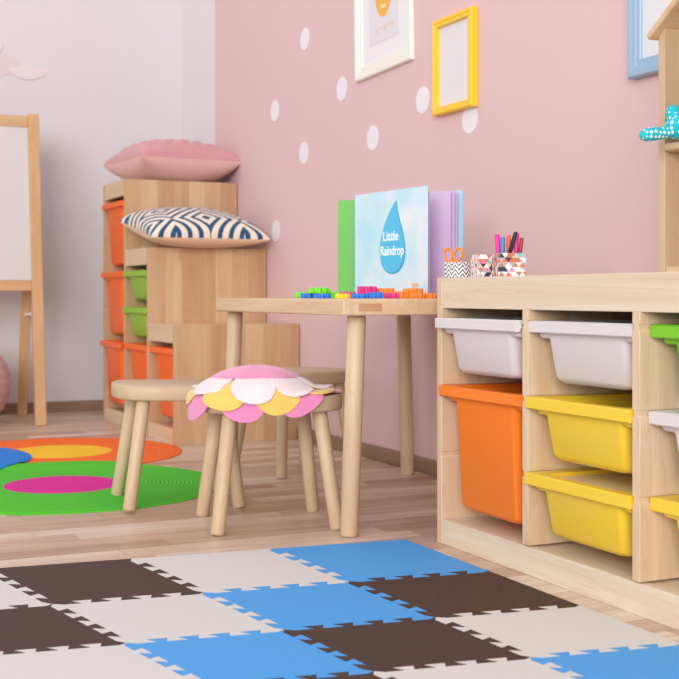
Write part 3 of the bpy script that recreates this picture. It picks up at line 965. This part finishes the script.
for k in range(5):
    yy = .05 - k * .024
    wall_print('caption_print', [(yy, .124 + .006 * (k % 2)), (yy - .014, .124 + .006 * (k % 2)), (yy - .014, .138), (yy, .140)], MOT3, tW, -.0036)
BF = plain('blue_frame_lacquer', (154, 184, 210), .4)
frame('framed_picture', 'light blue picture frame partly hidden by the house shelf', 2.049, 1.72, .941, 1.36, .037, .022, BF, PAPER, True)

DOT = plain('white_dot_paper', (236, 232, 240), .6)
dots = [(3.774, 1.354, 'white wall dot highest up, left of the white frame'),
        (3.482, 1.141, 'white wall dot just under the lower left corner of the white frame'),
        (4.041, 1.147, 'white wall dot farthest left in the upper part of the pink wall'),
        (3.782, .970, 'white wall dot left of the books at mid height, below the highest dots'),
        (3.265, .961, 'white wall dot alone above the raindrop book'),
        (2.958, 1.030, 'white wall dot close to the left edge of the yellow frame'),
        (2.709, .945, 'white wall dot tucked under the yellow frame corner'),
        (4.032, .718, 'lowest white wall dot, right of the zigzag pillow')]
for y, z, lab in dots:
    bm = NB()
    loft(bm, [[(0, .0375 * math.cos(2 * math.pi * k / 48), .0375 * math.sin(2 * math.pi * k / 48)) for k in range(48)],
              [(-.0015, .0375 * math.cos(2 * math.pi * k / 48), .0375 * math.sin(2 * math.pi * k / 48)) for k in range(48)]])
    o = obj('wall_dot', bm, DOT, None, smooth=30); o.location = (WX - .0002, y, z)
    tag(o, lab, 'wall decoration', 'white dots on the pink wall')

# faint unidentified shape on the back wall, built as thin overlapping lobes
cl = thing('faint_shape', 'faint grey-pink rounded shape on the back wall above the easel', 'wall decoration', (.86, WY, 1.44))
CLM = plain('grey_pink_tone', (218, 205, 207), .8); CLM2 = plain('pale_grey_tone', (223, 213, 215), .8)
def blob(name, pts, mat, x, z, sx, sz, th):
    bm = NB(); prism(bm, [(x + sx * math.cos(2 * math.pi * k / 40) * (1 + .12 * math.sin(3 * 2 * math.pi * k / 40)), z + sz * math.sin(2 * math.pi * k / 40) * (1 + .1 * math.cos(4 * 2 * math.pi * k / 40))) for k in range(40)], 'y', -th, 0)
    obj(name, bm, mat, cl)
blob('shape_lobe', None, CLM, .005, -.005, .085, .042, .003)
blob('shape_lobe', None, CLM2, .125, -.030, .075, .026, .0045)
blob('shape_lobe', None, CLM2, -.04, .06, .06, .05, .0055)

# ------------------------------------------------------------------ pillows on the stair unit
def pillow_mesh(a, b_, ht, hb, tex=None):
    n = 84
    top, bot = NB(), NB()
    def grid(bm, sgn):
        G = []
        for i in range(n + 1):
            row = []
            for j in range(n + 1):
                u = math.sin((2 * i / n - 1) * math.pi / 2); v = math.sin((2 * j / n - 1) * math.pi / 2)
                f = max(0, (1 - u * u) * (1 - v * v))
                x = a * u * (1 - .06 * (1 - v * v)); y = b_ * v * (1 - .06 * (1 - u * u))
                if sgn > 0:
                    z = ht * f ** .34
                    if tex: z += tex(x, y) * min(1, f * 3)
                    # gathered wrinkles near the seams
                    z += .0022 * math.sin(26 * u + 9 * v) * (abs(u * v) ** 1.5) * f ** .3
                else:
                    z = -min(hb * f ** .40, hb * .80)
                row.append(bm.verts.new((x, y, z + hb * .80)))
            G.append(row)
        for i in range(n):
            for j in range(n): bm.faces.new((G[i][j], G[i + 1][j], G[i + 1][j + 1], G[i][j + 1]))
    grid(top, 1); grid(bot, -1)
    return top, bot
def pillow(label, loc, rot, a, b_, ht, hb, mt, mb, tex=None):
    t = thing('pillow', label, 'pillow', loc, rot, 'pillows on the stepped unit')
    top_, bot_ = pillow_mesh(a, b_, ht, hb, tex)
    obj('top_fabric', top_, mt, t, smooth=80); o = obj('underside_fabric', bot_, mb, t, smooth=80)
    return t
PKT, PKB = fabric('pink_knit', (212, 156, 160), 500, .95, .3), fabric('pink_cotton', (226, 180, 176), 700, .95, .2)
def tufts(x, y):
    p, q = x / .062, y / .040
    r_ = math.floor(q)
    return .0130 * (abs(math.sin(math.pi * (p + .5 * (r_ % 2)))) * abs(math.sin(math.pi * q))) ** .7
pillow('dusty pink textured pillow on the top step of the stepped unit', (1.432, 4.565, .920), (0, 0, R(6)), .205, .200, .080, .100, PKT, PKB, tufts)
def zig():
    m, nt, b = newmat('navy_cream_diamond_weave')
    sp_ = N(nt, 'ShaderNodeSeparateXYZ'); nt.links.new(objco(nt), sp_.inputs[0])
    Pd = .250
    def tri(o, s):
        q = math_(nt, 'ADD', math_(nt, 'DIVIDE', o, Pd), s)
        return math_(nt, 'ABSOLUTE', math_(nt, 'SUBTRACT', math_(nt, 'FRACT', q), .5))
    d = math_(nt, 'ADD', tri(sp_.outputs[0], .0), tri(sp_.outputs[1], .5))
    f = math_(nt, 'FRACT', math_(nt, 'MULTIPLY', d, 6.0))
    nt.links.new(ramp(nt, f, [(0, rgb((238, 224, 206))), (.56, rgb((34, 84, 122)))], 'CONSTANT'), b.inputs['Base Color'])
    b.inputs['Roughness'].default_value = .95
    nz = N(nt, 'ShaderNodeTexNoise'); nz.inputs['Scale'].default_value = 800; nt.links.new(objco(nt), nz.inputs['Vector'])
    bump(nt, b, nz.outputs[0], .25, .001)
    return m
pillow('cream and navy diamond-pattern pillow on the middle step', (1.394, 4.200, .678), (R(11), 0, R(1)), .218, .195, .080, .056, zig(), fabric('beige_linen', (226, 190, 156), 700, .95, .2))

# ------------------------------------------------------------------ round rugs
rugs = {'orange': ((.827, 3.785), .375), 'green': ((.690, 3.125), .405), 'blue': ((.345, 3.74), .38)}
RT = .006
def sstep(x): x = min(1, max(0, x)); return x * x * (3 - 2 * x)
def cover(name, x, y, pad=.045):
    (cx, cy), r = rugs[name]
    d = math.hypot(x - cx, y - cy)
    return sstep((r + pad - d) / pad)
def rug(name, colour, centre_colour, rc, label, under):
    (cx, cy), r = rugs[name]
    t = thing('round_rug', label, 'rug', (cx, cy, 0), (0, 0, 0), 'round braided rugs')
    def base(x, y):
        z = 0
        for u_ in under: z += (RT + .0008) * cover(u_, x + cx, y + cy)
        return z
    def ringmesh(r0, r1, mat, nm, edge):
        bm = NB(); na = 120
        rad = [r0 + (r1 - r0) * k / 18 for k in range(19)]
        tops, bots = [], []
        for q in rad:
            q_ = max(q, .0005)
            e = 1.0
            if edge and q > r1 - RT * .6: e = .45
            tops.append([bm.verts.new((q_ * math.cos(2 * math.pi * k / na), q_ * math.sin(2 * math.pi * k / na), base(q_ * math.cos(2 * math.pi * k / na), q_ * math.sin(2 * math.pi * k / na)) + RT * e)) for k in range(na)])
            bots.append([bm.verts.new((q_ * math.cos(2 * math.pi * k / na), q_ * math.sin(2 * math.pi * k / na), base(q_ * math.cos(2 * math.pi * k / na), q_ * math.sin(2 * math.pi * k / na)) + .0004)) for k in range(na)])
        for i in range(len(rad) - 1):
            for k in range(na):
                q = (k + 1) % na
                bm.faces.new((tops[i][k], tops[i][q], tops[i + 1][q], tops[i + 1][k]))
                bm.faces.new((bots[i][k], bots[i + 1][k], bots[i + 1][q], bots[i][q]))
        for k in range(na):
            q = (k + 1) % na
            bm.faces.new((tops[-1][k], tops[-1][q], bots[-1][q], bots[-1][k]))
            bm.faces.new((tops[0][k], bots[0][k], bots[0][q], tops[0][q]))
        return obj(nm, bm, mat, t, smooth=50)
    ringmesh(rc, r, colour, 'braided_ring', True)
    if centre_colour: ringmesh(0, rc, centre_colour, 'braided_center', False)
    return t
rug('orange', braided('orange_braid', (255, 118, 36), (244, 100, 26)), braided('amber_braid', (255, 208, 44), (250, 192, 34)), .158, 'orange round braided rug with yellow centre before the stepped unit', [])
rug('green', braided('green_braid', (84, 206, 44), (58, 178, 34)), braided('magenta_braid', (232, 34, 160), (206, 22, 140)), .147, 'green round braided rug with magenta centre under the bare stool', ['orange'])
rug('blue', braided('blue_braid', (24, 136, 232), (18, 116, 212)), braided('navy_braid', (24, 136, 232), (18, 116, 212)), .14, 'blue round braided rug cut by the left photo edge', ['orange', 'green'])

# ------------------------------------------------------------------ foam puzzle mat
# nodes of the tile grid (column i, row j) in floor metres
HM = [0.251869, 0.085880, 0.866400, -0.066291, -0.161125, 2.141000, -0.017638, 0.074684]
def node(i, j):
    w = HM[6] * i + HM[7] * j + 1
    return Vector(((HM[0] * i + HM[1] * j + HM[2]) / w, (HM[3] * i + HM[4] * j + HM[5]) / w))
def teeth(i0, j0, i1, j1):
    """jigsaw line from grid node to grid node, in grid coordinates"""
    di, dj = i1 - i0, j1 - j0
    ni, nj = -dj, di
    out = [(i0, j0)]
    n, d, e = 9, .036, .020
    lo, hi = .055, .945
    st = (hi - lo) / n
    for m in range(n):
        s = d if m % 2 == 0 else -d
        a = lo + st * m - e; b2 = lo + st * (m + 1) + e
        if m == 0: a = lo + .0
        if m == n - 1: b2 = hi
        for t in (a, b2): out.append((i0 + di * t + ni * s, j0 + dj * t + nj * s))
    return out
def tile(i, j, mat, label, borders):
    edges = []
    def seg(a, b_, flip, border):
        if border: return [a]
        if not flip: return teeth(*a, *b_)
        return [b_] and list(reversed(teeth(*b_, *a)))[0:0] + [a] + list(reversed(teeth(*b_, *a)[1:]))
    A, B, C_, D = (i, j), (i + 1, j), (i + 1, j + 1), (i, j + 1)
    pts = seg(A, B, False, 't' in borders) + seg(B, C_, False, 'r' in borders) + seg(C_, D, True, 'b' in borders) + seg(D, A, True, 'l' in borders)
    w = [node(*p) for p in pts]
    c = node(i + .5, j + .5)
    w = [(p - c) * .9965 for p in w]
    bm = NB(); prism(bm, [tuple(p) for p in w], 'z', .0002, .0105)
    o = obj('foam_tile', bm, mat, None, smooth=30)
    o.location = (c.x, c.y, 0)
    tag(o, label, 'mat tile', 'foam puzzle mat tiles')
tile(-3, 0, MWHITE, 'white foam tile at the left photo edge, behind a dark tile', 'tl')
tile(-2, 0, MDARK, 'dark brown tile in the back row, the one nearest the green round rug', 't')
tile(-1, 0, MWHITE, 'white foam tile in the back row, before the petal cushion stool', 't')
tile(0, 0, MBLUE, 'blue tile at the back right corner, before the table leg', 'tr')
tile(-3, 1, MDARK, 'dark brown tile cut by the left photo edge', 'l')
tile(-2, 1, MWHITE, 'white tile in the second row, between a dark and a blue tile', '')
tile(-1, 1, MBLUE, 'blue tile in the second row with dark tiles on its right and front', '')
tile(0, 1, MDARK, 'dark brown tile touching the orange bin end of the low unit', 'r')
tile(-3, 2, MWHITE, 'white tile in the lower left corner of the photo', 'lb')
tile(-2, 2, MBLUE, 'blue tile in the front at bottom centre-left', '')
tile(-1, 2, MDARK, 'dark brown tile in the third row between two blue tiles and white ones', '')
tile(0, 2, MWHITE, 'white tile beside the yellow bins of the low unit', 'r')
tile(-2, 3, MDARK, 'dark brown tile, mere sliver at the bottom photo edge', 'lb')
tile(-1, 3, MWHITE, 'white tile at the bottom photo edge right of centre', 'b')
tile(0, 3, MBLUE, 'blue tile in the lower right corner of the photo', 'rb')

# ------------------------------------------------------------------ easel
ez = thing('easel', 'wooden standing easel with a white board at the left edge', 'easel', (.683, 4.74, 0))
AP = (.25, .02, 1.19)
WB = plain('white_board', (210, 207, 207), .35)
def lerp(a, b_, t): return tuple(p + (q - p) * t for p, q in zip(a, b_))
for s in (1, -1):
    ft = (s * .252, -.135, 0.0); tp = (s * .252, .016, 1.185)
    bm = NB(); bar(bm, (ft[0], ft[1], .0), tp, .042, .026, up=(0, 1, 0)); obj('front_leg', bm, EZ, ez, bevel=.003)
    bt = (s * .252, .232, 0.0)
    bm = NB(); bar(bm, bt, (s * .252, .046, 1.16), .036, .024, up=(0, 1, 0)); obj('back_leg', bm, EZ, ez, bevel=.003)
    p = lerp(ft, tp, .355); q = lerp(bt, (s * .252, .046, 1.16), .355)
    bm = NB(); tube(bm, [p, q], .006, 10); obj('stay', bm, plain('white_stay', (240, 238, 236), .5), ez)
ft = (0, -.135, 0); tp = (0, .016, 1.185)
def zpt(z): t = z / 1.185; return (0, -.135 + .151 * t, z)
for z, h in ((1.155, .044), (.525, .040)):
    c0 = zpt(z)
    bm = NB(); bar(bm, (-.231, c0[1], z), (.231, c0[1], z), .020, h, up=(0, 0, 1)); obj('rail', bm, EX, ez, bevel=.003)
a, b_ = zpt(.545), zpt(1.133)
bm = NB(); bar(bm, a, b_, .462, .008, up=(0, 1, 0)); obj('white_board', bm, WB, ez, bevel=.001)

# ------------------------------------------------------------------ knitted pouf
pf = thing('pouf', 'pink knitted pouf on the floor at the left photo edge', 'pouf', (.672, 4.74, 0))
bm = NB()
nu, nv = 96, 64
G = []
for j in range(nv + 1):
    v = -math.pi / 2 + math.pi * j / nv
    row = []
    for i in range(nu):
        u = 2 * math.pi * i / nu
        kb = .006 * abs(math.sin(u * 16)) * abs(math.sin(v * 14 + 1.2 * abs(math.sin(u * 16))))
        r_ = .172 + kb
        cv = max(math.cos(v), 0) ** .8
        z = .155 + (.155 + kb * .5) * math.sin(v)
        row.append(bm.verts.new((r_ * cv * math.cos(u), r_ * cv * math.sin(u), max(z, 0))))
    G.append(row)
for j in range(nv):
    for i in range(nu):
        q = (i + 1) % nu
        bm.faces.new((G[j][i], G[j][q], G[j + 1][q], G[j + 1][i]))
bmesh.ops.remove_doubles(bm, verts=bm.verts[:], dist=1e-5)
obj('knit_cover', bm, fabric('pink_wool', (206, 164, 168), 300, .95, .4), pf, smooth=70)

# ------------------------------------------------------------------ light
w = bpy.data.worlds.new('World'); SC.world = w; w.use_nodes = True
nt = w.node_tree; bg = nt.nodes['Background']
tc = N(nt, 'ShaderNodeTexCoord'); sp_ = N(nt, 'ShaderNodeSeparateXYZ'); nt.links.new(tc.outputs['Generated'], sp_.inputs[0])
nt.links.new(ramp(nt, math_(nt, 'MULTIPLY_ADD', sp_.outputs[2], .5, .5), [(.3, (.80, .78, .78, 1)), (.75, (1, .99, 1, 1))]), bg.inputs['Color'])
bg.inputs['Strength'].default_value = .95
def area(name, loc, target, sx, sy, power, colr=(1, 1, 1)):
    l = bpy.data.lights.new(name, 'AREA'); l.shape = 'RECTANGLE'; l.size = sx; l.size_y = sy; l.energy = power; l.color = colr
    o = bpy.data.objects.new(name, l); COL.objects.link(o); o.location = loc
    o.rotation_euler = (Vector(target) - Vector(loc)).to_track_quat('-Z', 'Y').to_euler()
    return o
area('window_daylight', (-5.2, -6.5, 3.0), (1.0, 3.2, .5), 5.6, 4.0, 800, (1, .99, .98))

# ------------------------------------------------------------------ camera
F = 1220.0
cam = bpy.data.cameras.new('camera'); co = bpy.data.objects.new('camera', cam); COL.objects.link(co)
co.location = (0, 0, .49); co.rotation_euler = (R(90), 0, -math.atan(575 / F))
cam.sensor_fit = 'HORIZONTAL'; cam.sensor_width = 36.0; cam.lens = F / 679 * 36
cam.shift_y = -(339.5 - 295) / 679
cam.clip_start = .05
cam.dof.use_dof = True; cam.dof.focus_distance = 2.25; cam.dof.aperture_fstop = 9.0
SC.camera = co
vs = SC.view_settings
vs.view_transform = 'Standard'; vs.look = 'None'; vs.exposure = 0.0; vs.gamma = 1.0; vs.use_curve_mapping = False
